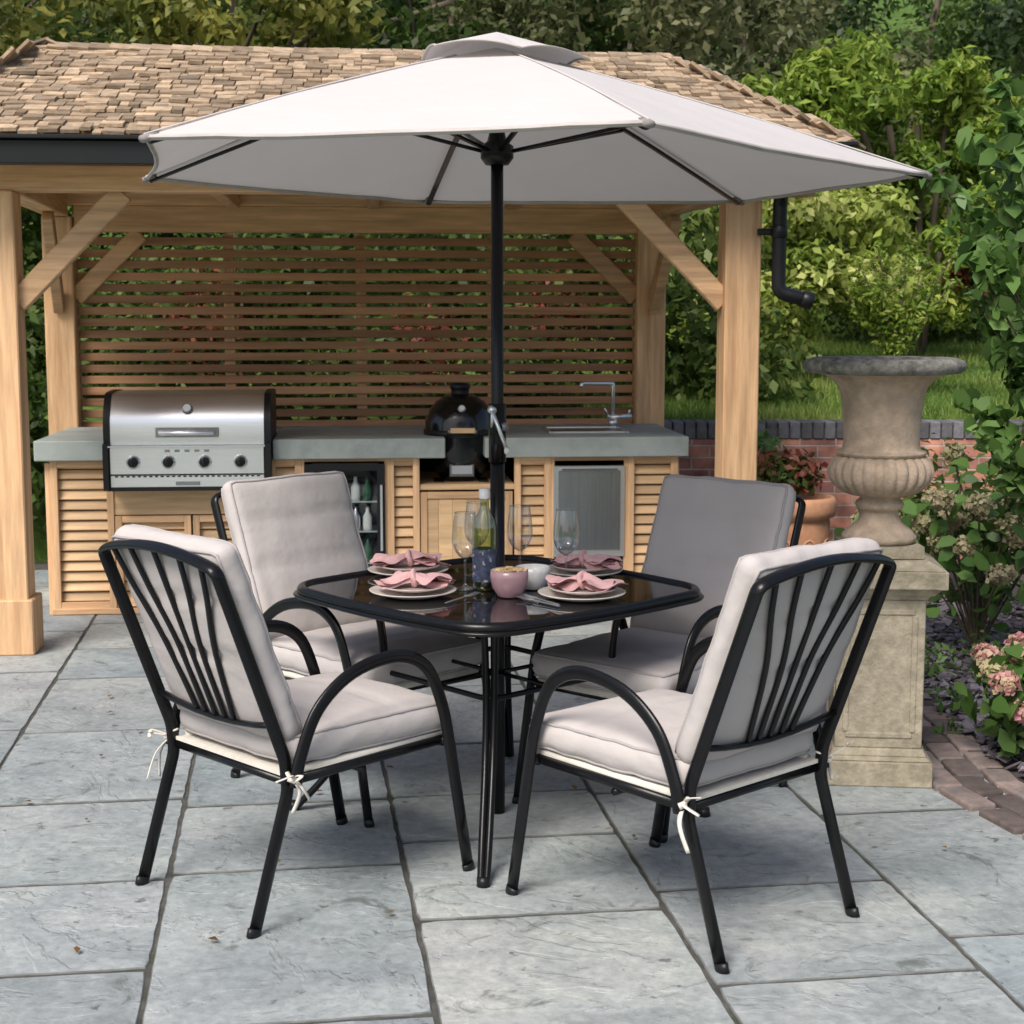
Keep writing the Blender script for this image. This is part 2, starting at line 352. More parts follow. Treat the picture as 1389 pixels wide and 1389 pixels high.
def crown(c,r,n,cr=.45,seed=0):
    rr=random.Random(seed); out=[]
    for i in range(n):
        while True:
            p=V((rr.uniform(-1,1),rr.uniform(-1,1),rr.uniform(-1,1)))
            if .25<p.length<1: break
        p=p.normalized()*p.length**.5
        s=cr*rr.uniform(.6,1.3)
        out.append((c[0]+p.x*r[0],c[1]+p.y*r[1],c[2]+p.z*r[2],s*r[0]*.8,s*r[0]*.8,s*r[0]*.6))
    return out
def empty(name,loc=(0,0,0),rz=0):
    e=bpy.data.objects.new(name,None); scene.collection.objects.link(e); e.location=loc; e.rotation_euler=(0,0,rz); e.empty_display_size=.1; return e
def tree(name,base,h,c,r,n,leaves,size,mat,cr=.42,seed=0,tr=.12,six=False,**kw):
    e=empty(name); mb=MB(); rr=random.Random(seed)
    b=V(base); top=V(c)+V((0,0,r[2]*.3))
    path=spline([b,b.lerp(top,.4)+V((rr.uniform(-.2,.2)*r[0]*.3,0,0)),top],5)
    mb.tube(path,tr,bark,n=8,taper=[1-.8*i/(len(path)-1) for i in range(len(path))])
    cl=crown(c,r,n,cr,seed)
    for q in cl[:max(6,n//3)]:
        a=path[rr.randint(len(path)//3,len(path)-2)]; d=V(q[:3]); m=a.lerp(d,.5)+V((0,0,-.06*r[2]))
        pp=spline([a,m,d],3); mb.tube(pp,tr*.35,bark,n=5,taper=[1-.75*i/(len(pp)-1) for i in range(len(pp))])
    mb.obj('trunk',e)
    foliage('crown',cl,leaves,size,mat,parent=e,six=six,**kw)
    return e
# ------------------------------------------------------------ ground / terrain
def hz(x,y):
    if y<10.05: return -.03
    z=.83+(y-10.1)*.085
    if y>16: z+=(y-16)*.27
    if x>5.5 and y>16: z-=(y-16)*.12*min(1,(x-5.5)/2)
    return z+.06*noise.noise(V((x*.4,y*.4,0)))*min(1,(y-10)/2)
mb=MB()
xs=[-80,-50,-30,-20]+[i for i in range(-15,16)]+[20,30,50,80]
ys=[-60,-20,0,5,9.9,10.0,10.1,10.5,11,12,13,14,15,16,17,18,20,22,25,28,32,38,45,60,90]
vs=[(x,y,hz(x,y)) for x in xs for y in ys]; ny=len(ys)
fs=[(i*ny+j,(i+1)*ny+j,(i+1)*ny+j+1,i*ny+j+1) for i in range(len(xs)-1) for j in range(ny-1)]
mb.add(vs,fs,grassm,True); mb.obj('ground')
n=46000; gx=NP.uniform(.3,6.5,n); gy=10.15+NP.random(n)**1.3*6
def grass(name,gx,gy,h,mat):
    n=len(gx); gz=np.array([hz(a,b) for a,b in zip(gx,gy)])
    pat=np.array([noise.noise(V((a*1.6,b*1.1,0)))+.5*noise.noise(V((a*5,b*4,3))) for a,b in zip(gx,gy)])
    an=NP.uniform(0,6.28,n); w=.006; hh=h*(.5+NP.random(n))*(1+.8*pat)
    dx=np.cos(an)*w; dy=np.sin(an)*w; lx=NP.normal(size=n)*h*.5; ly=NP.normal(size=n)*h*.5
    vs=np.stack([np.stack([gx-dx,gy-dy,gz-.01],1),np.stack([gx+dx,gy+dy,gz-.01],1),np.stack([gx+lx,gy+ly,gz+hh],1)],1)
    me=bpy.data.meshes.new(name); me.vertices.add(n*3); me.vertices.foreach_set('co',vs.reshape(-1).astype(np.float32))
    me.loops.add(n*3); me.loops.foreach_set('vertex_index',np.arange(n*3,dtype=np.int32))
    me.polygons.add(n); me.polygons.foreach_set('loop_start',np.arange(0,n*3,3,dtype=np.int32))
    me.materials.append(mat); at=me.attributes.new('rnd','FLOAT','FACE'); at.data.foreach_set('value',np.clip(.5+pat*.9+(NP.random(n)-.5)*.5,0,1).astype(np.float32))
    me.update(calc_edges=True); o=bpy.data.objects.new(name,me); scene.collection.objects.link(o)
grass('lawn',gx,gy,.06,L_grass)
# patio
A=math.radians(8); cs,sn=math.cos(A),math.sin(A)
mb=MB()
mb.box((-1.4,5.2,-.0255),(8.5,9.9,.042),mortar); mb.obj('patio_joints')
mb=MB(); W=.665
org=V((-.164,3.37,0))
RS=random.Random(5)
for ci in range(-8,7):
    x0=ci*W; y=-3.0-RS.random()*.6
    if ci==-2: y=-2.9
    while y<7.5:
        L=RS.choice([.62,.9,.9,1.0,.75,.45])
        cx=x0+W/2; cy=y+L/2
        wx=org.x+cx*cs-cy*sn; wy=org.y+cx*sn+cy*cs
        y+=L
        if wy>10.1 or wy<.3 or wx>2.9 or wx<-5.4: continue
        g=.0055; gy_=.008
        x_a=-W/2+g;x_b=W/2-g;y_a=-L/2+gy_;y_b=L/2-gy_
        n1=14; per=[]
        for (ax,ay,bx,by) in((x_a,y_a,x_b,y_a),(x_b,y_a,x_b,y_b),(x_b,y_b,x_a,y_b),(x_a,y_b,x_a,y_a)):
            for q in range(n1):
                t=q/n1; px=ax+(bx-ax)*t; py=ay+(by-ay)*t
                j=.0026
                if q==0: px*=.988; py*=.988
                per.append((px+RS.uniform(-j,j),py+RS.uniform(-j,j)))
        tz=RS.uniform(-.001,.0015)
        def tw(px,py,z): 
            X=cx+px;Y=cy+py
            return (org.x+X*cs-Y*sn,org.y+X*sn+Y*cs,z)
        def ins(px,py,d): return (px-math.copysign(min(d,abs(px)),px),py-math.copysign(min(d,abs(py)),py))
        k=len(per); r_=RS.random()
        top_=[tw(*ins(px,py,.003),tz) for px,py in per]
        vs=[tw(px,py,-.02) for px,py in per]+[tw(px,py,-.003+tz) for px,py in per]+top_
        fs=[(i,(i+1)%k,k+(i+1)%k,k+i) for i in range(k)]+[(k+i,k+(i+1)%k,2*k+(i+1)%k,2*k+i) for i in range(k)]
        mb.add(vs,fs,slabe,rnd=r_)
        mb.add(top_,[tuple(range(k))],slab,rnd=r_)
mb.obj('stone_patio')
edge=[(2.35,2.0),(1.82,3.7),(1.60,4.42),(1.40,5.1),(1.40,6.2),(1.40,9.95)]
k=len(edge)
mb=MB()
vs=[(x+.24,y,.014) for x,y in edge]+[(7,y,.05) for x,y in edge]
mb.add(vs,[(i,k+i,k+i+1,i+1) for i in range(k-1)],soil); mb.obj('flower_bed')
mb=MB()
for row in range(3):
    for i in range(len(edge)-1):
        a=V(edge[i]+(0,));b=V(edge[i+1]+(0,)); d=(b-a); L=d.length; d.normalize(); nrm=V((d.y,-d.x,0))
        if i==4: continue
        m=int(L/.215); 
        for q in range(m):
            p=a+d*((q+.5+(row%2)*.5)*L/m)+nrm*(.05+row*.105)
            mb.box((p.x,p.y,.005+R.uniform(-.003,.003)),(.2,.095,.03),edgeb,Matrix.Rotation(math.atan2(d.y,d.x)+R.uniform(-.05,.05),3,'Z')@Matrix.Rotation(R.uniform(-.04,.04),3,'X'))
mb.obj('brick_edging',bevel=.008,seg=2)
mb=MB()
for i in range(6500):
    y=R.uniform(4.2,8.5); x=R.uniform(1.68,3.6) if y>5.3 else R.uniform(1.95-(y-4.2)*.25,3.2)
    sx=R.uniform(.02,.055); sy=sx*R.uniform(.4,.9)
    rot=Matrix.Rotation(R.uniform(0,6.28),3,'Z')@Matrix.Rotation(R.gauss(0,.3),3,'X')@Matrix.Rotation(R.gauss(0,.3),3,'Y')
    mb.box((x,y,.028+R.uniform(0,.02)),(sx,sy,.006),chipm,rot)
mb.obj('slate_chippings')
foliage('fallen_leaves',[(-2.2,6.6,.012,1.0,.9,.002),(1.4,4.3,.012,.5,.7,.002),(-1,5.5,.012,1.5,2.4,.002)],45,.028,L_brown,up=6,wr=.6)
mb=MB(); mb.box((3.2,10.0,.38),(5.6,.22,.82),brickw)
x=.42
while x<6: 
    mb.box((x+.035,10.0,.845),(.064,.24,.105),coping); x+=.073
mb.box((3.2,10.0,.82),(5.58,.21,.08),mortar)
mb.obj('brick_wall',bevel=.004)
# ------------------------------------------------------------ pavilion
PO=(-2.33,7.3,0); PR=math.radians(5)
pav=empty('wooden_pavilion',PO,PR)
mb=MB()
PW=.17
FR=[(0,0),(3.42,0)]; BK=[(-.1,1.95),(3.33,1.95)]
for x,y in FR: mb.box((x,y,1.06+.005),(PW,PW,2.11),'wood')
for x,y in BK: mb.box((x,y,1.06),(PW,PW,2.12),'wood')
for x,y in FR: mb.box((x,y,.13),(PW+.05,PW+.05,.26),'wood')
mb.box((1.71,0,2.20),(4.1,.15,.16),'wood')
mb.box((1.62,1.95,2.11),(3.26,.12,.15),'wood')
mb.box((1.62,1.95,2.24),(4.1,.15,.11),'wood')
for xa,xb in((0,-.1),(3.42,3.33)):
    mb.beam((xa,.08,2.2),(xb,1.87,2.2),.13,.158,wood['Y'])
for xx in(.9,1.7,2.5): mb.beam((xx,.08,2.22),(xx,1.87,2.22),.07,.1,wood['Y'])
def brace(p0,p1): mb.beam(p0,p1,.06,.10,wood['X'])
brace((.07,0,1.62),(.56,0,2.12)); brace((3.35,0,1.62),(2.86,0,2.12))
brace((-.02,1.95,1.66),(.36,1.95,2.03)); brace((3.25,1.95,1.66),(2.87,1.95,2.03))
brace((3.34,1.87,1.6),(3.38,1.42,2.11)); brace((-.1,1.87,1.6),(-.06,1.42,2.11))
for x in(0,3.42):
    for zz in(2.17,2.23): mb.M=Matrix.Translation((x,-.076,zz))@Matrix.Rotation(math.radians(90),4,'X'); mb.lathe([(.011,0),(.011,.008),(0,.009)],wood['Z'],n=10)
mb.M=Matrix()
mb.obj('timber_frame',pav,bevel=.006)
mb=MB()
z=.72
while z<2.03:
    mb.box((1.615,1.97+R.uniform(-.002,.002),z+R.uniform(-.002,.002)),(3.25,.022,.046),slatw,rnd=R.random()); z+=.0665
for xx in(.85,1.62,2.4): mb.box((xx,2.01,1.35),(.06,.045,1.36),wood['Z'])
mb.obj('slat_screen',pav,bevel=.003)
# roof
e0,e1,e2,e3=V((-.42,-.33,2.33)),V((3.8,-.33,2.33)),V((3.8,2.28,2.33)),V((-.42,2.28,2.33))
r0,r1=V((.04,.98,2.89)),V((3.22,.98,2.86))
mb=MB()
mb.add([e0,e1,e2,e3,r0,r1],[(0,1,5,4),(1,2,5),(2,3,4,5),(3,0,4)],wood['X'])
mb.obj('roof_boarding',pav)
mb=MB()
def shingle_plane(p0,p1,q0,q1):
    n_=(p1-p0).cross(q0-p0).normalized(); 
    if n_.z<0: n_=-n_
    dd=(p1-p0).normalized(); uu=n_.cross(dd); 
    if uu.z<0: uu=-uu
    H=((q0-p0).dot(uu)); rows=int(H/.072)
    for k in range(-0,rows+1):
        s=k/rows; a=p0.lerp(q0,s); b=p1.lerp(q1,s); L=(b-a).length; x=-.03+R.uniform(0,.03)
        while x<L+.02:
            w=R.uniform(.04,.12); w=min(w,L+.05-x)
            if w<.02: break
            ln=.17+R.uniform(-.012,.012)
            p=a+dd*(x+w/2)+uu*(ln/2-.03+R.uniform(-.014,.014))+n_*(.022+R.uniform(-.004,.010))
            if k>=rows-1: ln=.1; p=a+dd*(x+w/2)+uu*.02+n_*.02
            rot=Matrix((dd,uu,n_)).transposed()@Matrix.Rotation(-.07-R.uniform(0,.07),3,'X')@Matrix.Rotation(R.uniform(-.04,.04),3,'Z')@Matrix.Rotation(R.uniform(-.04,.04),3,'Y')
            mb.box(p,(w-.006,ln,.015),shing,rot)
            x+=w
shingle_plane(e0,e1,r0,r1); shingle_plane(e1,e2,r1,r1+V((0,.001,0))); shingle_plane(e2,e3,r1,r0); shingle_plane(e3,e0,r0,r0+V((0,-.001,0)))
def caps(a,b,lift=.025):
    d=(b-a); L=d.length; n_=int(L/.1); d.normalize()
    sd=d.cross(V((0,0,1))).normalized(); u=sd.cross(d)
    for i in range(n_+1):
        p=a+d*(i*L/n_)+u*lift
        for s_ in(-1,1):
            rot=Matrix((d,sd,u)).transposed()@Matrix.Rotation(-s_*.42,3,'X')@Matrix.Rotation(.06,3,'Y')
            mb.box(p+sd*s_*.04,(.15,.09,.012),shing,rot)
caps(r0,r1); caps(e1,r1,.02); caps(e0,r0,.02); caps(e2,r1,.02); caps(e3,r0,.02)
mb.obj('roof_shingles',pav)
mb=MB()
mb.box((1.69,-.36,2.26),(4.3,.1,.1),blackpl); mb.box((1.69,-.375,2.322),(4.32,.13,.018),blackpl)
mb.box((1.69,-.29,2.3),(4.2,.03,.12),wood['X']); mb.box((1.69,-.16,2.285),(4.1,.24,.02),wood['X'])
mb.tube(fillet([(3.58,-.33,2.22),(3.58,-.12,2.1),(3.58,-.12,1.67),(3.73,-.14,1.63)],.04,4),.033,blackpl,n=14)
mb.tube([(3.69,-.135,1.641),(3.74,-.142,1.627)],.04,blackpl,n=14)
mb.tube([(3.58,-.12,1.98),(3.58,-.12,1.92)],.038,blackpl,n=14)
mb.box((3.53,-.1,1.95),(.1,.02,.03),blackpl)
mb.obj('gutter',pav,bevel=.004)
# ------------------------------------------------------------ kitchen counter
kit=empty('outdoor_kitchen_counter',PO,PR)
mb=MB(); ST=.92;TH=.105
yf=.84;yb=1.84
mb.box((( -.06+.305)/2,(yf+yb)/2,ST-TH/2),(.365,yb-yf,TH),concrete,rnd=.3)
mb.box(((1.16+2.06)/2,(yf+yb)/2,ST-TH/2),(.9,yb-yf,TH),concrete,rnd=.5)
mb.box(((2.27+3.36)/2,(yf+yb)/2,ST-TH/2),(1.09,yb-yf,TH),concrete,rnd=.4)
mb.box((2.165,1.68,ST-TH/2),(.21,.3,TH-.004),concrete)
mb.box((.73,1.7,ST-TH/2),(.855,.27,TH-.004),concrete)
mb.obj('concrete_worktop',kit,bevel=.006,seg=2)
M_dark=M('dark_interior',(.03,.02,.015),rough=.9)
mb=MB()
fy=.90
def louvre(x0,x1,z0,z1,fr=.035):
    w=x1-x0
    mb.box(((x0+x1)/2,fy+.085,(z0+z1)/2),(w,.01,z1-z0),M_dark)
    z=z0+.028
    while z<z1-.015:
        mb.box(((x0+x1)/2,fy+.03,z),(w-.004,.016,.048),louvw,Matrix.Rotation(-.42,3,'X')); z+=.054
def frame(x0,x1,z0,z1,w=.035,t=.03,y=None):
    y=fy if y is None else y
    mb.box((x0+w/2,y,(z0+z1)/2),(w,t,z1-z0),wood['Z']); mb.box((x1-w/2,y,(z0+z1)/2),(w,t,z1-z0),wood['Z'])
    mb.box(((x0+x1)/2,y,z0+w/2),(x1-x0-2*w,t-.002,w),wood['X']); mb.box(((x0+x1)/2,y,z1-w/2),(x1-x0-2*w,t-.002,w),wood['X'])
top=ST-TH-.003
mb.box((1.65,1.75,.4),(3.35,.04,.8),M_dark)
mb.box((.0,1.33,.4),(.04,.86,.8),wood['Z']); mb.box((3.3,1.33,.4),(.04,.86,.8),wood['Z'])
louvre(.04,.3,.06,top); frame(.01,.33,.03,top)
louvre(.33,.72,.06,.5); frame(.335,.725,.04,.52); louvre(.74,1.12,.06,.5); frame(.735,1.13,.04,.52)
mb.box((.73,fy+.01,.59),(.82,.03,.13),louvw); 
louvre(1.14,1.29,.06,top); frame(1.135,1.305,.03,top)
louvre(1.76,1.92,.06,top); frame(1.755,1.925,.03,top)
frame(1.93,2.42,.04,.63); mb.box((2.175,fy+.01,.34),(.43,.02,.53),louvw); 
for q in range(6): mb.box((1.99+q*.075,fy+.002,.34),(.07,.012,.5),louvw)
mb.box((2.17,1.25,.655),(.52,.7,.03),louvw)
louvre(2.44,2.62,.06,top); frame(2.43,2.625,.03,top)
louvre(3.05,3.3,.06,top); frame(3.04,3.31,.03,top)
frame(2.625,3.04,.03,top,w=.02); louvre(2.64,3.02,.05,.25)
mb.box((1.65,fy+.0,.018),(3.3,.05,.03),wood['X'])
frame(1.305,1.755,.03,top,w=.015)
mb.obj('louvred_cabinets',kit,bevel=.002)
mb=MB()
mb.box((2.83,fy-.012,.52),(.385,.03,.49),steel); mb.box((2.83,fy-.03,.525),(.335,.012,.43),steelm)
mb.box((2.83,fy-.04,.745),(.3,.03,.014),steeld)
mb.obj('steel_cabinet_door',kit,bevel=.003)
mb=MB()
for (cx,cy,sx,sy) in((2.86,1.12,.42,.02),(2.86,1.48,.42,.02),(2.65,1.3,.02,.38),(3.07,1.3,.02,.38)): mb.box((cx,cy,ST+.006),(sx,sy,.01),steel)
mb.box((2.86,1.3,ST+.003),(.4,.34,.004),steeld)
mb.obj('kitchen_sink',kit)
mb=MB()
tx,ty=3.06,1.58
mb.tube([(tx,ty,ST),(tx,ty,ST+.05)],.026,steel,n=16)
mb.tube(fillet([(tx,ty,ST+.04),(tx,ty,ST+.25),(tx-.19,ty-.06,ST+.255),(tx-.19,ty-.06,ST+.23)],.012,3),.012,steel,n=12)
mb.tube([(tx-.03,ty,ST+.06),(tx+.11,ty,ST+.06)],.015,steel,n=12); mb.tube([(tx+.09,ty,ST+.06),(tx+.095,ty-.02,ST+.1)],.006,steel)
mb.tube([(tx-.02,ty,ST+.06),(tx-.05,ty-.02,ST+.11)],.005,steel)
mb.obj('kitchen_tap',kit)
fr=MB()
x0,x1,z0,z1=1.32,1.74,.08,.79
fr.box((1.53,fy+.25,.43),(.40,.02,.66),blackpl); fr.box((x0+.015,fy+.12,.435),(.02,.26,.68),blackpl); fr.box((x1-.015,fy+.12,.435),(.02,.26,.68),blackpl)
fr.box((1.53,fy+.12,z1-.03),(.4,.26,.02),white); fr.box((1.53,fy+.12,z0+.01),(.4,.26,.02),blackpl)
for (cx,cz,sx,sz) in((1.53,z1-.02,.42,.04),(1.53,z0+.04,.42,.08),(x0+.02,.435,.04,.7),(x1-.02,.435,.04,.7)):
    fr.box((cx,fy-.02,cz),(sx-(.08 if sx>.1 else 0),.03,sz),blackpl)
fr.box((x1-.018,fy-.045,.5),(.012,.02,.35),steel)
for zz in(.25,.42,.58): fr.box((1.53,fy+.12,zz),(.34,.22,.008),steel)
for zz in(.254,.424,.584):
    for q in range(5):
        c=(1.4+q*.062,fy+.03+R.uniform(0,.04),zz)
        if zz<.3 and q<3: fr.lathe([(0,0),(.028,0),(.03,.01),(.03,.1),(.024,.112),(0,.112)],redm if q==0 else steel,c,14)
        else: fr.lathe([(0,0),(.024,0),(.025,.02),(.025,.07),(.01,.1),(.01,.125),(0,.125)],R.choice([greenb,white,steel]),c,14)
fr.box((1.53,fy-.018,.45),(.34,.004,.6),gpane)
fr.obj('drinks_fridge',None,PO,PR)
# BBQ
mb=MB()
bx0,bx1=.305,1.155; by=.78
prof=[(by+.0,.90),(by+.0,.97),(by+.012,1.05),(by+.07,1.135),(by+.14,1.16),(by+.45,1.16),(by+.5,1.1),(by+.5,.9)]
prof=[tuple(p) for p in [(q.x,q.y) for q in spline([(a,b,0) for a,b in prof],4)]]
def ext(xa,xb,mat,pf,grow=0):
    k=len(pf); vs=[(xa,y-grow*(1 if y<by+.25 else -1),z+grow) for y,z in pf]+[(xb,y-grow*(1 if y<by+.25 else -1),z+grow) for y,z in pf]
    mb.add(vs,[(i,i+1,k+i+1,k+i) for i in range(k-1)],mat,True); mb.add(vs,[tuple(range(k)),tuple(range(2*k-1,k-1,-1))],mat)
ext(bx0+.035,bx1-.035,steel,prof); ext(bx0,bx0+.034,blackpl,prof,.004); ext(bx1-.034,bx1,blackpl,prof,.004)
mb.box((.73,by+.24,.79),(.846,.5,.22),blackpl)
mb.box((.73,by-.015,.825),(.78,.03,.145),steel); mb.box((.73,by-.02,.895),(.8,.05,.008),steel)
mb.box((bx0+.015,by-.02,.79),(.03,.05,.24),blackpl); mb.box((bx1-.015,by-.02,.79),(.03,.05,.24),blackpl)
mb.box((.73,by-.01,.715),(.78,.03,.06),steel); mb.box((.73,by-.012,.675),(.82,.04,.018),blackpl)
mb.box((.73,by-.03,.705),(.12,.02,.018),steeld)
for q in range(26): mb.box((.37+q*.0288,by-.0265,.74),(.016,.004,.007),blackpl)
for q in range(5): mb.box((.63+q*.05,by-.0315,.872),(.026,.003,.012),steeld)
for xx in(.457,.634,.818,1.0):
    mb.M=Matrix.Translation((xx,by-.03,.815))@Matrix.Rotation(math.radians(90),4,'X')
    mb.lathe([(0,.0),(.036,0),(.036,.006),(.03,.01),(.028,.012)],steel,n=24); mb.lathe([(.026,.008),(.024,.034),(.018,.038),(0,.038)],blackpl,n=24)
    mb.box((0,.0,.042),(.008,.04,.012),blackpl)
    mb.M=Matrix()
mb.tube([(.59,by-.045,.965),(.87,by-.045,.965)],.013,steel,n=12)
for xx in(.6,.86): mb.tube([(xx,by-.045,.965),(xx,by+.02,.965)],.01,steel,n=10)
mb.box((.73,by-.006,.965),(.32,.012,.05),steeld)
mb.M=Matrix.Translation((.73,by+.02,1.085))@Matrix.Rotation(math.radians(65),4,'X'); mb.lathe([(0,.014),(.024,.014),(.028,.0)],steeld,n=20); mb.lathe([(0,.016),(.02,.016)],white,n=20); mb.M=Matrix()
mb.obj('gas_barbecue',None,PO,PR,bevel=.002)
# kamado
mb=MB(); kc=(2.155,1.13,0)
mb.lathe([(0,.68),(.1,.68),(.125,.7),(.16,.78),(.185,.86),(.192,.915)],kamadom,kc,40)
mb.lathe([(.193,.945),(.19,.99),(.17,1.05),(.13,1.1),(.08,1.13),(.045,1.138)],kamadom,kc,40)
mb.lathe([(.193,.912),(.199,.914),(.199,.948),(.193,.95)],blackpl,kc,40)
mb.lathe([(.1,1.12),(.05,1.135),(.048,1.165),(.055,1.168),(.055,1.19),(.03,1.2),(0,1.2)],blackpl,kc,24)
mb.box((kc[0],kc[1]-.225,.955),(.13,.02,.026),louvw)
for s_ in(-1,1): mb.tube([(kc[0]+s_*.075,kc[1]-.18,.93),(kc[0]+s_*.07,kc[1]-.225,.955)],.008,steeld)
mb.box((kc[0],kc[1]-.145,.74),(.11,.04,.045),steel); mb.box((kc[0],kc[1]-.125,.735),(.13,.04,.065),steeld)
mb.M=Matrix.Translation((kc[0],kc[1]-.155,1.065))@Matrix.Rotation(math.radians(60),4,'X'); mb.lathe([(0,.012),(.02,.012),(.024,-.004)],steeld,n=20); mb.lathe([(0,.014),(.016,.014)],white,n=20); mb.M=Matrix()
for s_ in(-1,1): mb.box((kc[0]+s_*.12,kc[1]-.05,.668),(.05,.18,.02),blackpl)
mb.obj('kamado_grill',None,PO,PR)
mb=MB(); mb.tube(spline([(-.33,1.6,0),(-.33,1.6,.7),(-.32,1.6,1.35),(-.36,1.6,1.46),(-.42,1.6,1.4),(-.41,1.6,.9),(-.4,1.6,.3)],8),.013,hosem,n=8); mb.obj('garden_hose',None,PO,PR)
# ------------------------------------------------------------ urn & pedestal
UX,UY=1.245,5.33
mb=MB()
def sq(z0,z1,w0,w1=None):
    w1=w0 if w1 is None else w1
    vs=[(-w0,-w0,z0),(w0,-w0,z0),(w0,w0,z0),(-w0,w0,z0),(-w1,-w1,z1),(w1,-w1,z1),(w1,w1,z1),(-w1,w1,z1)]
    mb.add(vs,[(3,2,1,0),(4,5,6,7),(0,1,5,4),(1,2,6,5),(2,3,7,6),(3,0,4,7)],stone,rnd=.5)
sq(0,.085,.178); sq(.086,.1,.172,.16); sq(.1,.125,.16,.148); sq(.125,.63,.144)
sq(.63,.65,.146,.16); sq(.65,.675,.168,.19); sq(.675,.735,.205); sq(.736,.762,.2,.15)
for a in range(4):
    rot=Matrix.Rotation(a*math.pi/2,3,'Z')
    for (cx,cz,sx,sz) in((0,.17,.22,.02),(0,.59,.22,.02),(-.11,.38,.02,.4),(.11,.38,.02,.4)):
        mb.box(rot@V((cx,-.1445,cz)),(sx,.009,sz),stone,rot,rnd=.5)
mb.obj('stone_pedestal',None,(UX,UY,0),math.radians(-6),bevel=.007,seg=2)
mb=MB()
mb.box((0,0,.785),(.25,.25,.04),stone,rnd=.5)
base=[(.11,.805),(.125,.815),(.125,.83),(.105,.85),(.075,.875),(.062,.9),(.062,.915),(.075,.92),(.082,.935),(.075,.948),(.065,.955),(.075,.965)]
mb.lathe(base,stone2,n=48)
b2=[(q.x,q.y) for q in spline([(.07,.962,0),(.12,.975,0),(.158,1.01,0),(.17,1.05,0),(.158,1.085,0),(.135,1.10,0)],4)]
mb.lathe(b2,stone2,n=208,flute=lambda z,an:(.07*abs(math.sin(an*13))-.03))
b3=[(q.x,q.y) for q in spline([(.13,1.09,0),(.148,1.105,0),(.148,1.115,0),(.132,1.122,0),(.126,1.15,0),(.128,1.2,0),(.134,1.27,0),(.148,1.33,0),(.185,1.365,0),(.22,1.375,0)],4)]
mb.lathe(b3,stone2,n=64)
rim=[(.22,1.375),(.25,1.378),(.265,1.39),(.268,1.405),(.258,1.42),(.235,1.428),(.2,1.425),(.19,1.39),(0,1.38)]
mb.lathe(rim,stonerim,n=120,flute=lambda z,an:(.008*math.cos(an*52) if 1.377<z<1.423 else 0))
mb.obj('stone_urn',None,(UX,UY,0))
mb=MB(); S_=.84
pf=[(r*S_,z) for r,z in [(0,0),(.13,0),(.135,.03),(.15,.1),(.175,.25),(.195,.4),(.2,.5),(.195,.53),(.225,.54),(.235,.57),(.235,.62),(.22,.64),(.2,.64),(.195,.58),(0,.57)]]
mb.lathe(pf,terra,n=40)
for a in range(8):
    an=a*math.pi/4+.2; c=V((.16*math.cos(an),.16*math.sin(an),.38))
    mb.tube([c+V((-.04*math.sin(an)*math.cos(t),.04*math.cos(an)*math.cos(t),.06*math.sin(t)))*(1-.07*q) for q,t in [(k,k*.7) for k in range(11)]],.009,terra,n=6)
mb.obj('terracotta_pot',None,(1.47,8.1,0))
foliage('potted_plant',[(1.42,8.1,.76,.2,.16,.12)],450,.05,L_red,wr=.5); foliage('potted_plant',[(1.38,8.1,.74,.2,.16,.1)],450,.05,L_mid,wr=.5)
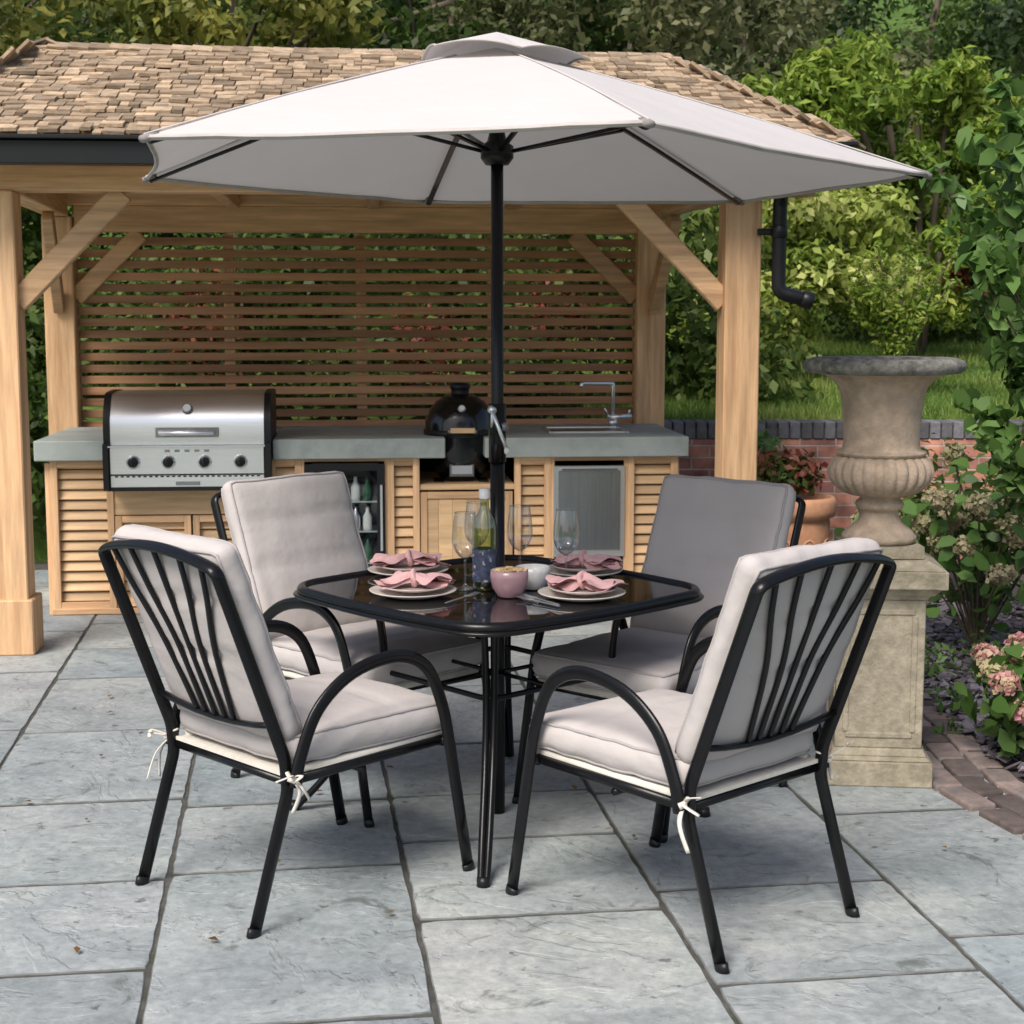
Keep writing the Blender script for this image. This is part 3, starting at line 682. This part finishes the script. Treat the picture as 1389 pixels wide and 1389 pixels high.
# ------------------------------------------------------------ chair
def chair(loc,ang,seed):
    e=empty('patio_chair',loc,ang)
    mb=MB(); W=.265
    bd=V((-.358,0,.934)); bo=V((-.235,0,.385)); bn=V((.934,0,.358))
    def bp(y,d,f=0): return bo+bd*d+bn*f+V((0,y,0))
    def arch(y): return .612+.036*math.cos(min(1,abs(y)/W)*math.pi/2)**.9
    pts=[V((-.365,-W,0)),V((-.25,-W,.36)),bp(-W,.06)]+[bp(-W,.608)]+[bp(y,arch(y)) for y in(-.225,-.17,-.11,-.055,0,.055,.11,.17,.225)]+[bp(W,.608),bp(W,.06),V((-.25,W,.36)),V((-.365,W,0))]
    mb.tube(fillet(pts,.022,4),.0105,blackp,b=.019,side=(0,1,0),n=12)
    for s in(-1,1):
        y=s*(W+.024)
        P=[(-.243,y,.372),(-.225,y,.45),(-.165,y,.565),(-.05,y,.642),(.1,y,.662),(.205,y,.615),(.262,y,.50),(.29,y,.38)]
        mb.tube(spline(P,6)+[V((.325,y,.19)),V((.36,y,0))],.0105,blackp,b=.019,side=(0,1,0),n=12)
        mb.tube([(-.245,y-s*.01,.378),(-.235,y-s*.03,.378)],.012,blackp)
        mb.tube([(-.24,s*(W-.004),.382),(.285,s*(W-.004),.392)],.0105,blackp,b=.014,side=(0,1,0))
        mb.tube([(.283,s*(W-.01),.392),(.283,s*(W+.02),.392)],.012,blackp)
        for q,(fx,fz) in enumerate(((-.367,0),(.362,0))):
            mb.tube([(fx,s*(W if q==0 else W+.024),0),(fx-.006*(-1 if q==0 else 1),s*(W if q==0 else W+.024),.022)],.012,blackpl,b=.0205,side=(0,1,0),n=12)
    mb.tube([(.285,-W,.385),(.285,W,.385)],.012,blackp); mb.tube([(-.24,-W,.378),(-.24,W,.378)],.012,blackp)
    mb.tube([(.0,-W,.365),(.0,W,.365)],.01,blackp)
    mb.tube([bp(y,.135+.03*(y/W)**2) for y in(-W,-.18,-.09,0,.09,.18,W)],.0085,blackp,b=.012)
    for yb_,ym,yt in((-.085,-.12,-.205),(-.045,-.055,-.115),(0,0,0),(.045,.055,.115),(.085,.12,.205)):
        mb.tube(spline([bp(yb_,.14),bp(ym,.36),bp(ym*.35+yt*.65,.52),bp(yt,arch(yt))],8),.0075,blackp,b=.0085)
    mb.obj('frame',e)
    mb=MB()
    mb.box((.02,0,.398),(.54,2*W-.02,.01),cream,rnd=.5)
    for s in(-1,1): mb.tube([(-.22,s*(W-.018),.4),(.29,s*(W-.018),.404)],.014,cream)
    mb.tube([(.292,-W+.02,.4),(.292,W-.02,.4)],.014,cream)
    mb.obj('seat_sling',e)
    mb=MB()
    roundbox(mb,(.045,0,.458),(.56,.525,.085),.03,fabric,puff=.02,creases=(-.35,.35),seed=seed,pipe=piping)
    rot=Matrix((bd,bn.cross(bd),bn)).transposed()
    roundbox(mb,bo+bd*.365+bn*.056,(.56,.51,.072),.03,fabric,rot=rot,puff=.016,creases=(-.1,.48),seed=seed+5,pipe=piping)
    mb.obj('cushions',e)
    mb=MB(); rr=random.Random(seed)
    for s in(-1,1):
        for q in range(4):
            a=V((-.25,s*(W+.012),.40)); l=rr.uniform(.05,.12)
            d=V((rr.uniform(-.08,.05),s*rr.uniform(.01,.05),-l if q<2 else rr.uniform(-.02,.05)))
            mb.tube(spline([a,a+d*.5+V((rr.uniform(-.02,.02),s*.02,.01)),a+d],5),.002,cream,b=.006,n=6)
        mb.tube([(-.25,s*(W-.02),.425),(-.262,s*(W+.024),.405),(-.24,s*(W+.024),.375),(-.22,s*(W-.02),.4)],.003,cream,b=.007,n=6)
        mb.tube([(-.262,s*(W+.02),.40),(-.25,s*(W+.034),.392)],.009,cream,n=8)
    mb.obj('cushion_ties',e)
    return e
chair((-.583,4.312,0),math.radians(44.5),1)
chair((.455,4.10,0),math.radians(132.5),20)
chair((-.50,5.2,0),math.radians(-44),37)
chair((.47,5.06,0),math.radians(229),55)
# ------------------------------------------------------------ table
TC=(-.045,4.88,0); TR=math.radians(42)
tab=empty('garden_table',TC,TR)
TZ=.725
def rsq(h,r,z,k=8,bow=.02,m=6):
    pts=[]
    for i in range(4):
        a=i*math.pi/2; cx,cy=(h-r),(h-r)
        for q in range(k+1):
            t=q/k*math.pi/2; p=V((cx+r*math.cos(t),cy+r*math.sin(t),z)); pts.append(Matrix.Rotation(a,3,'Z')@p)
        for q in range(1,m):
            t=q/m; x=cy*(1-2*t); p=V((x,h+bow*(1-(2*t-1)**2),z)); pts.append(Matrix.Rotation(a,3,'Z')@p)
    return pts
mb=MB()
ring=rsq(.478,.15,TZ-.006); k=len(ring)
mb.tube(ring,.017,blackp,b=.017,closed=True,n=10)
mb.tube(rsq(.487,.15,TZ-.02),.008,blackp,b=.016,side=(0,0,1),closed=True,n=8)
mb.tube(rsq(.33,.08,TZ-.05,bow=0),.011,blackp,closed=True,n=8)
mb.tube(rsq(.265,.05,.46,bow=0),.009,blackp,closed=True,n=8)
for i in range(4):
    a=math.pi/4+i*math.pi/2; d=V((math.cos(a),math.sin(a),0)); o=V((-d.y,d.x,0))
    for s in(-1,1):
        P=[d*.44+o*s*.03+V((0,0,TZ-.02)),d*.38+o*s*.016+V((0,0,.66)),d*.36+o*s*.012+V((0,0,.46)),d*.42+o*s*.011+V((0,0,.28)),d*.56+o*s*.01+V((0,0,.1)),d*.655+o*s*.008+V((0,0,0))]
        mb.tube(spline(P,6),.011,blackp,n=8)
    mb.tube([d*.655,d*.65+V((0,0,.025))],.019,blackpl,n=10)
    mb.beam(d*.04+V((0,0,TZ-.045)),d*.4+V((0,0,TZ-.045)),.02,.02,blackp)
mb.tube([V((.035*math.cos(t),.035*math.sin(t),.455)) for t in [q*math.pi/6 for q in range(12)]],.006,blackp,closed=True)
for i in range(2):
    d=V((math.cos(i*math.pi/2),math.sin(i*math.pi/2),0))
    for s in(-1,1): mb.tube([d*s*.26+V((0,0,.455)),d*s*.035+V((0,0,.455))],.007,blackp)
mb.obj('frame',tab)
mb=MB()
ga=rsq(.468,.145,TZ); gb=rsq(.468,.145,TZ-.006)
mb.add(ga+gb,[tuple(range(k)),tuple(range(2*k-1,k-1,-1))]+[(i,k+i,k+(i+1)%k,(i+1)%k) for i in range(k)],tglass)
mb.obj('glass_top',tab)
mb=MB(); mb.lathe([(.024,TZ),(.045,TZ+.001),(.045,TZ+.008),(.03,TZ+.012),(.024,TZ+.012)],blackpl,n=24); mb.obj('parasol_collar',tab)
# ------------------------------------------------------------ parasol
PX,PY=-.045,4.88
par=empty('patio_umbrella',(PX,PY,0))
cor=[(1.274,4.936),(.871,6.13),(-.321,6.13),(-1.151,5.07),(-.881,3.877),(.302,3.58)]
cor=[V((x-PX,y-PY,2.0)) for x,y in cor]
apex=V((0,0,2.365))
def ribp(i,t):
    c=cor[i%6]; p=apex.lerp(c,t); p.z+=.012*math.sin(math.pi*t); return p
def panel(i,t,v,sag=.006):
    a=ribp(i,t);b=ribp(i+1,t); p=a.lerp(b,v); k=4*v*(1-v)
    p.z-=sag*k*t
    p.x*=1-.03*k*t*t; p.y*=1-.03*k*t*t
    p.z+=.004*noise.noise(V((p.x*4,p.y*4,i*3.)))*t+.0025*math.sin(v*26+i)*t*max(0,1-3*min(v,1-v))
    return p
mb=MB()
for i in range(6): mb.grid(lambda u,v:panel(i,.01+.99*u,v),22,20,canopym,rnd=.5)
capz=[.05,.028,.062,.045,.058,.035]
for i in range(6):
    def f(u,v):
        t=.205*u; a=ribp(i,t);b=ribp(i+1,t); p=a.lerp(b,v)
        l=.045*(1-u)+(capz[i]*(1-v)+capz[(i+1)%6]*v)*u*.7; k=4*v*(1-v)
        p.z+=l+.018*k*u; return p
    mb.grid(f,6,12,canopym,rnd=.5)
    pts=[f(1,q/12) for q in range(13)]; mb.tube(pts,.003,hem,b=.006,n=6)
for i in range(6):
    pts=[panel(i,1,q/14)+V((0,0,-.004)) for q in range(15)]
    mb.tube(pts,.002,hem,b=.007,n=6,side=(0,0,1))
    mb.tube(pts,.007,hem,b=.002,n=6,side=(0,0,1))
    mb.tube([ribp(i,.14+.86*q/10)+V((0,0,.002)) for q in range(11)],.0025,canopym,n=5)
    c=ribp(i,1); inn=ribp(i,.97); d=(c-inn).normalized()
    mb.tube([inn+V((0,0,-.010)),c+d*.006+V((0,0,-.008))],.010,hemd,b=.015,n=8,side=(0,0,1))
mb.obj('canopy',par)
mb=MB()
mb.tube([(0,0,.0),(0,0,2.355)],.019,blackp,n=16); mb.tube([(0,0,0),(0,0,1.2)],.0225,blackp,n=16); mb.tube([(0,0,1.12),(0,0,1.3)],.027,blackp,n=16)
mb.lathe([(.02,2.29),(.045,2.295),(.045,2.33),(.02,2.335)],blackp,n=20); mb.lathe([(.02,2.02),(.035,2.02),(.05,2.04),(.05,2.075),(.03,2.09),(.02,2.13)],blackp,n=20)
for i in range(6):
    mb.tube([ribp(i,t)+V((0,0,-.02)) for t in(.03,.2,.4,.6,.8,.985)],.006,blackp,b=.011,n=8,side=(0,0,1))
    d=cor[i].copy(); d.z=0; d.normalize()
    q=ribp(i,.45)+V((0,0,-.03)); mb.tube([d*.04+V((0,0,2.06)),q],.006,blackp,b=.010,n=8,side=(0,0,1))
mb.M=Matrix.Translation((0,0,1.23))
mb.tube([(0,-.02,0),(0,-.055,0)],.016,blackp,n=12); mb.tube([(0,-.02,0),(.03,-.03,0)],.014,steeld)
mb.tube([(-.015,-.06,.05),(.03,-.065,-.07)],.006,steel,b=.011,n=8); mb.tube([(.03,-.065,-.065),(.03,-.105,-.07)],.009,white,n=10); mb.tube([(-.015,-.06,.05),(-.015,-.05,-.0)],.005,steel)
mb.tube([(-.02,-.03,.055),(-.012,-.05,.05)],.012,steel)
mb.M=Matrix()
mb.obj('pole_and_ribs',par)
# ------------------------------------------------------------ table ware
Z=TZ+.001
def setting(x,y,ang,seed):
    mb=MB()
    mb.lathe([(0,.004),(.07,.004),(.08,.0),(.085,.003),(.13,.016),(.133,.02),(.128,.02),(.085,.009),(0,.008)],plate2,n=48)
    mb.obj('dinner_plate',None,(x,y,Z))
    mb=MB()
    mb.lathe([(0,.004),(.05,.004),(.055,.0),(.06,.003),(.1,.014),(.102,.018),(.098,.018),(.06,.008),(0,.007)],plate,n=48)
    mb.obj('side_plate',None,(x+.004,y-.004,Z+.0165))
    mb=MB(); rr=random.Random(seed)
    for lay in range(3):
        for s in(-1,1):
            yaw=rr.uniform(-.35,.35); ph=rr.uniform(0,6); skew=rr.uniform(-.5,.5); ln=rr.uniform(.10,.145)
            def f(u,v):
                vv=(v-.5)*2
                l=u*ln*(1-.35*abs(vv-skew)); w=.012+.06*u
                yy=vv*w; zz=.010+.009*lay+.007*math.sin(vv*4.5+ph)*(.4+.6*u)+.02*(1-u)**1.5*(1-vv*vv)+.006*math.sin(u*5+vv*2+ph)
                aa=yaw+(0 if s>0 else math.pi); ca,sa=math.cos(aa),math.sin(aa)
                return V((l*ca-yy*sa,l*sa+yy*ca,max(.003+.002*lay,zz)))
            mb.grid(f,10,16,napk)
    mb.tube([V((.004*math.sin(t*2),.019*math.cos(t),.028+.016*math.sin(t))) for t in [q*math.pi/6 for q in range(12)]],.009,napk,b=.014,closed=True,n=8)
    mb.obj('napkin',None,(x,y,Z+.026),ang)
setting(-.30,4.74,math.radians(10),1); setting(.21,4.70,math.radians(-20),2); setting(-.34,5.13,math.radians(15),3); setting(.23,5.12,math.radians(-12),4)
def fork(x,y,a):
    mb=MB()
    mb.beam((-.09,0,.004),(.03,0,.006),.008,.002,steel); mb.beam((.03,0,.006),(.055,0,.006),.02,.002,steel)
    for q in range(4): mb.beam((.055,-.0085+q*.0057,.006),(.095,-.0085+q*.0057,.008),.003,.0015,steel)
    mb.obj('fork',None,(x,y,Z+.002),a)
fork(.08,4.60,math.radians(130)); fork(-.15,4.66,math.radians(60)); fork(.085,4.63,math.radians(125))
def wine(x,y):
    mb=MB()
    outer=[(0,.003),(.036,.0),(.037,.002),(.02,.005),(.006,.012),(.0042,.03),(.0042,.085),(.008,.095),(.022,.105),(.037,.13),(.041,.155),(.038,.195),(.032,.238)]
    mb.lathe([(q.x,q.y) for q in spline([(a,b,0) for a,b in outer],3)],gl,n=32)
    mb.tube([V((.032*math.cos(t),.032*math.sin(t),.238)) for t in [q*math.pi/16 for q in range(32)]],.0013,gl,closed=True,n=6)
    mb.obj('wine_glass',None,(x,y,Z))
for p in((-.145,4.86),(.025,5.03),(.17,4.93),(-.115,5.12)): wine(*p)
mb=MB()
mb.lathe([(0,.012),(.03,.0),(.036,.004),(.037,.02),(.037,.19),(.034,.215),(.018,.245),(.014,.26),(.014,.3),(.016,.302),(.016,.312),(0,.312)],gbot,n=32)
mb.lathe([(.0375,.03),(.0375,.13)],label,n=32); mb.lathe([(.0165,.285),(.017,.315),(0,.316)],bowlw,n=24)
mb.obj('wine_bottle',None,(-.085,4.84,Z))
mb=MB(); mb.lathe([(0,.006),(.03,.006),(.033,0),(.036,.004),(.052,.03),(.058,.06),(.057,.082),(.054,.083),(.052,.06),(.03,.03),(0,.02)],bowlp,n=40)
for i in range(45):
    a=R.uniform(0,6.28);r=.045*R.random()**.5; mb.box((r*math.cos(a),r*math.sin(a),.072+R.random()*.012),(.022,.012,.005),snack,Matrix.Rotation(R.uniform(0,6),3,'Z')@Matrix.Rotation(R.uniform(-.7,.7),3,'X'))
mb.obj('snack_bowl',None,(-.008,4.72,Z))
mb=MB(); mb.lathe([(0,.006),(.03,.006),(.033,0),(.036,.004),(.05,.03),(.053,.055),(.053,.07),(.05,.07),(.048,.05),(.03,.02),(0,.015)],bowlw,n=40)
mb.obj('dip_bowl',None,(.065,4.86,Z))
# ------------------------------------------------------------ vegetation
def z_(x,y): return hz(x,y)
cl=[]
for i in range(26):
    x=-4.8+i*.26; y=11.2+R.uniform(-.3,.6); cl.append((x,y,1.2+R.uniform(-.2,.9),.5,.45,.55))
for i in range(22): cl.append((-5+i*.25,10.0+R.uniform(-.1,.1),R.uniform(.2,1.1),.3,.2,.35))
for i in range(16): cl.append((-4.2+R.random()*1.3,9.85+R.uniform(-.1,.1),R.uniform(.1,1.2),.22,.16,.22))
foliage('laurel_hedge',cl,21000,.10,L_mid)
foliage('red_acer_shrub',[(-2.1,11.0,1.5,.35,.3,.4),(-.6,10.9,1.3,.3,.3,.35),(.3,10.9,1.6,.3,.3,.3)],1500,.07,L_red)
vsb=crown((2.0,12.7,1.85),(1.05,.8,.82),36,.36,5)
foliage('variegated_shrub',vsb,15000,.085,L_var,up=.5,wr=.55)
foliage('mahonia_bush',crown((3.15,14.2,3.2),(1.2,.8,.62),34,.3,8)+crown((3.8,14.0,2.3),(.9,.7,.8),16,.35,9),17000,.11,L_brt,up=.3,wr=.33)
mb=MB(); 
for q in range(6): mb.tube(spline([(3.4+q*.05,14.2,z_(3.4,14.2)),(3.3+q*.1,14.2,2.2),(2.8+q*.25,14.2,3.2)],4),.03,bark,n=6)
mb.obj('mahonia_stems')
mb=MB(); tips=[]
b0=V((2.82,11.6,z_(2.82,11.6)))
for q in range(24):
    d=V((R.uniform(-.42,.42),R.uniform(-.25,.25),R.uniform(.6,1.15))); m=b0+V((d.x*.25,d.y*.3,.45+R.uniform(-.1,.1)))
    pp=spline([b0,m,b0+d],5); mb.tube(pp,.012,bark,n=5,taper=[1-.7*i/(len(pp)-1) for i in range(len(pp))]); tips.append(pp)
mb.obj('azara_stems')
cl=[(p.x,p.y,p.z,.07,.07,.07) for pp in tips for p in pp[4:]]
foliage('azara_bush',cl,4200,.05,L_brt,bias=.7,wr=.4)
specs=[(-7.6,15.5,4.0,1.9,L_mid),(-5.3,14.6,3.9,1.6,L_yel),(-3.6,16.8,4.2,1.9,L_mid),(-2.4,14.2,4.0,1.1,L_yel),(-.6,16.5,4.4,2.0,L_mid),(1.2,16.6,3.8,1.7,L_olive),(2.6,18,3.6,1.8,L_olive),(4.6,18.5,3.2,1.8,L_mid),(7.0,19,3.6,2.0,L_dark),(5.3,15.6,2.3,.9,L_mid),(-4.6,12.6,2.6,1.1,L_mid)]
for i,(x,y,z,r,mt) in enumerate(specs):
    tree('broadleaf_tree',(x,y,z_(x,y)),z,(x,y,z),(r,r*.8,r*.95),34,int(5500*r/1.6)+1500,.115,mt,cr=.38,seed=40+i,tr=.11,wr=.55)
cl=[]
for i in range(46):
    x=-9+i*.42; 
    y=16+R.uniform(-.6,1.5); cl.append((x,y,z_(x,y)+R.uniform(.1,1.2),.6,.5,.6))
foliage('hedgerow',cl,17000,.1,L_dark)
cl=[]
for i in range(30):
    x=3.3+i*.14; y=15.2+R.uniform(-.3,.5); cl.append((x,y,z_(x,y)+R.uniform(.1,.9),.4,.4,.5))
foliage('garden_shrubs',cl,9000,.08,L_mid)
foliage('red_shrub',crown((4.05,13.6,1.9),(.35,.3,.35),10,.4,77),1000,.08,L_red)
cl1=[];cl2=[];cl3=[]
for i in range(360):
    x=R.uniform(-14,14); y=R.uniform(21,29); zt=z_(x,y); h=8.2-(0 if x<5.6 else .7)+1.2*noise.noise(V((x*.5,y*.2,3)))
    if 6.7<x*26/y<7.8: h-=2.0
    z=zt+R.uniform(0,1)*(h-zt)
    c=(x,y,z,R.uniform(.6,1.2),R.uniform(.6,1.1),R.uniform(.4,.8))
    (cl1,cl2,cl3)[int((noise.noise(V((x*.25,y*.3,z*.25)))+.5)*3)%3].append(c)
e=empty('woodland')
foliage('mid_canopy',cl1,36000,.15,L_mid,parent=e); foliage('olive_canopy',cl2,40000,.15,L_olive,parent=e); foliage('dark_canopy',cl3,36000,.15,L_dark,parent=e)
mb=MB()
for i in range(16):
    x=-12+i*1.6+R.uniform(-.5,.5); y=R.uniform(20,26); b=V((x,y,z_(x,y)-.1)); t=V((x+R.uniform(-.8,.8),y,8.5 if not 5<x<9 else 6))
    pp=spline([b,b.lerp(t,.5)+V((R.uniform(-.3,.3),0,0)),t],5); mb.tube(pp,.14,bark,n=7,taper=[1-.8*i/(len(pp)-1) for i in range(len(pp))])
mb.obj('trunks',e)
e=empty('young_magnolia_tree'); mb=MB(); cl=[]
b0=V((2.12,5.9,.03))
for q in range(34):
    zz=.95+1.35*(q/33)
    tp=V((R.uniform(1.60 if zz>1.25 else 1.74,2.1),5.9+R.uniform(-.35,.35),zz+R.uniform(-.05,.05)))
    m=b0.lerp(tp,.6)+V((.16,0,.06)); pp=spline([b0,m,tp],5)
    mb.tube(pp,.010,bark,n=6,taper=[1-.8*i/(len(pp)-1) for i in range(len(pp))])
    for p in pp[7:]: cl.append((p.x,p.y,p.z,.07,.08,.08))
mb.obj('branches',e); foliage('leaves',cl,1900,.085,L_near,bias=.8,six=True,wr=.62,parent=e,droop=.6,up=.6)
def hydr(name,c,r,nh,hr,pm,seed,leafn=420):
    e=empty(name); rr=random.Random(seed); heads=[]; mb=MB(); b=V((c[0],c[1],.03))
    for i in range(nh):
        a=rr.uniform(0,6.28); q=rr.random()**.5; el=rr.uniform(.35,1)
        p=V((c[0]+r[0]*q*math.cos(a),c[1]+r[1]*q*math.sin(a),c[2]+r[2]*el*(1-.35*q*q)))
        heads.append((p.x,p.y,p.z,hr,hr,hr*.75)); mb.tube(spline([b,b.lerp(p,.5)+V((0,0,.05)),p],4),.005,bark,n=5)
    mb.obj('stems',e)
    foliage('flower_heads',heads,nh*170,.024,pm,bias=.12,up=.0,wr=.95,parent=e)
    foliage('leaves',[(c[0],c[1],c[2]+r[2]*.35,r[0],r[1],r[2]*.5)],leafn,.09,L_near,six=True,wr=.6,parent=e)
hydr('pink_hydrangea',(1.91,5.38,.12),(.30,.3,.40),30,.045,L_pink,3,600)
hydr('pink_hydrangea',(2.15,4.8,.05),(.2,.3,.3),10,.05,L_pink,13)
hydr('faded_hydrangea',(2.12,7.1,.3),(.42,.45,.7),36,.055,L_hyd,4,420)
hydr('faded_hydrangea',(1.75,7.6,.2),(.18,.3,.55),12,.05,L_hyd,6,160)
foliage('border_shrub',[(2.7,7.9,.6,.4,.4,.5),(3.2,8.2,.9,.5,.4,.7),(2.3,8.8,.5,.3,.3,.4)],2600,.07,L_mid)
foliage('ground_cover',[(1.75,6.1,.07,.12,.1,.06),(1.62,5.75,.05,.06,.06,.04),(1.75,6.7,.1,.15,.2,.1),(2.1,6.6,.12,.25,.3,.12)],420,.045,L_near)
foliage('wall_shrub',[(1.5,9.5,.6,.16,.15,.3)],450,.07,L_near)
# ------------------------------------------------------------ light
w=bpy.data.worlds.new('World'); scene.world=w; w.use_nodes=True
n=w.node_tree.nodes; l=w.node_tree.links; sk=n.new('ShaderNodeTexSky'); sk.sky_type='NISHITA'; sk.sun_disc=False
el=math.radians(50); az=math.radians(207)
sk.sun_elevation=el; sk.sun_rotation=az; sk.air_density=1.0; sk.dust_density=3.0; sk.ozone_density=1.0
l.new(sk.outputs[0],n['Background'].inputs[0]); n['Background'].inputs[1].default_value=.15
sd=bpy.data.lights.new('sun','SUN'); sd.energy=4.3; sd.angle=math.radians(28); sd.color=(1,.955,.895)
so=bpy.data.objects.new('sun',sd); scene.collection.objects.link(so)
dirv=V((math.sin(az)*math.cos(el),math.cos(az)*math.cos(el),math.sin(el)))
so.rotation_euler=dirv.to_track_quat('Z','Y').to_euler(); so.location=(-5,-5,10)
scene.view_settings.view_transform='Standard'; scene.view_settings.look='None'; scene.view_settings.exposure=0
cd=bpy.data.cameras.new('camera'); co=bpy.data.objects.new('camera',cd); scene.collection.objects.link(co)
cd.sensor_width=36; cd.lens=55.72; cd.clip_end=400; co.location=(0,0,1.58); co.rotation_euler=(math.radians(90-7.2),0,0)
cd.dof.use_dof=True; cd.dof.focus_distance=4.9; cd.dof.aperture_fstop=8
scene.camera=co
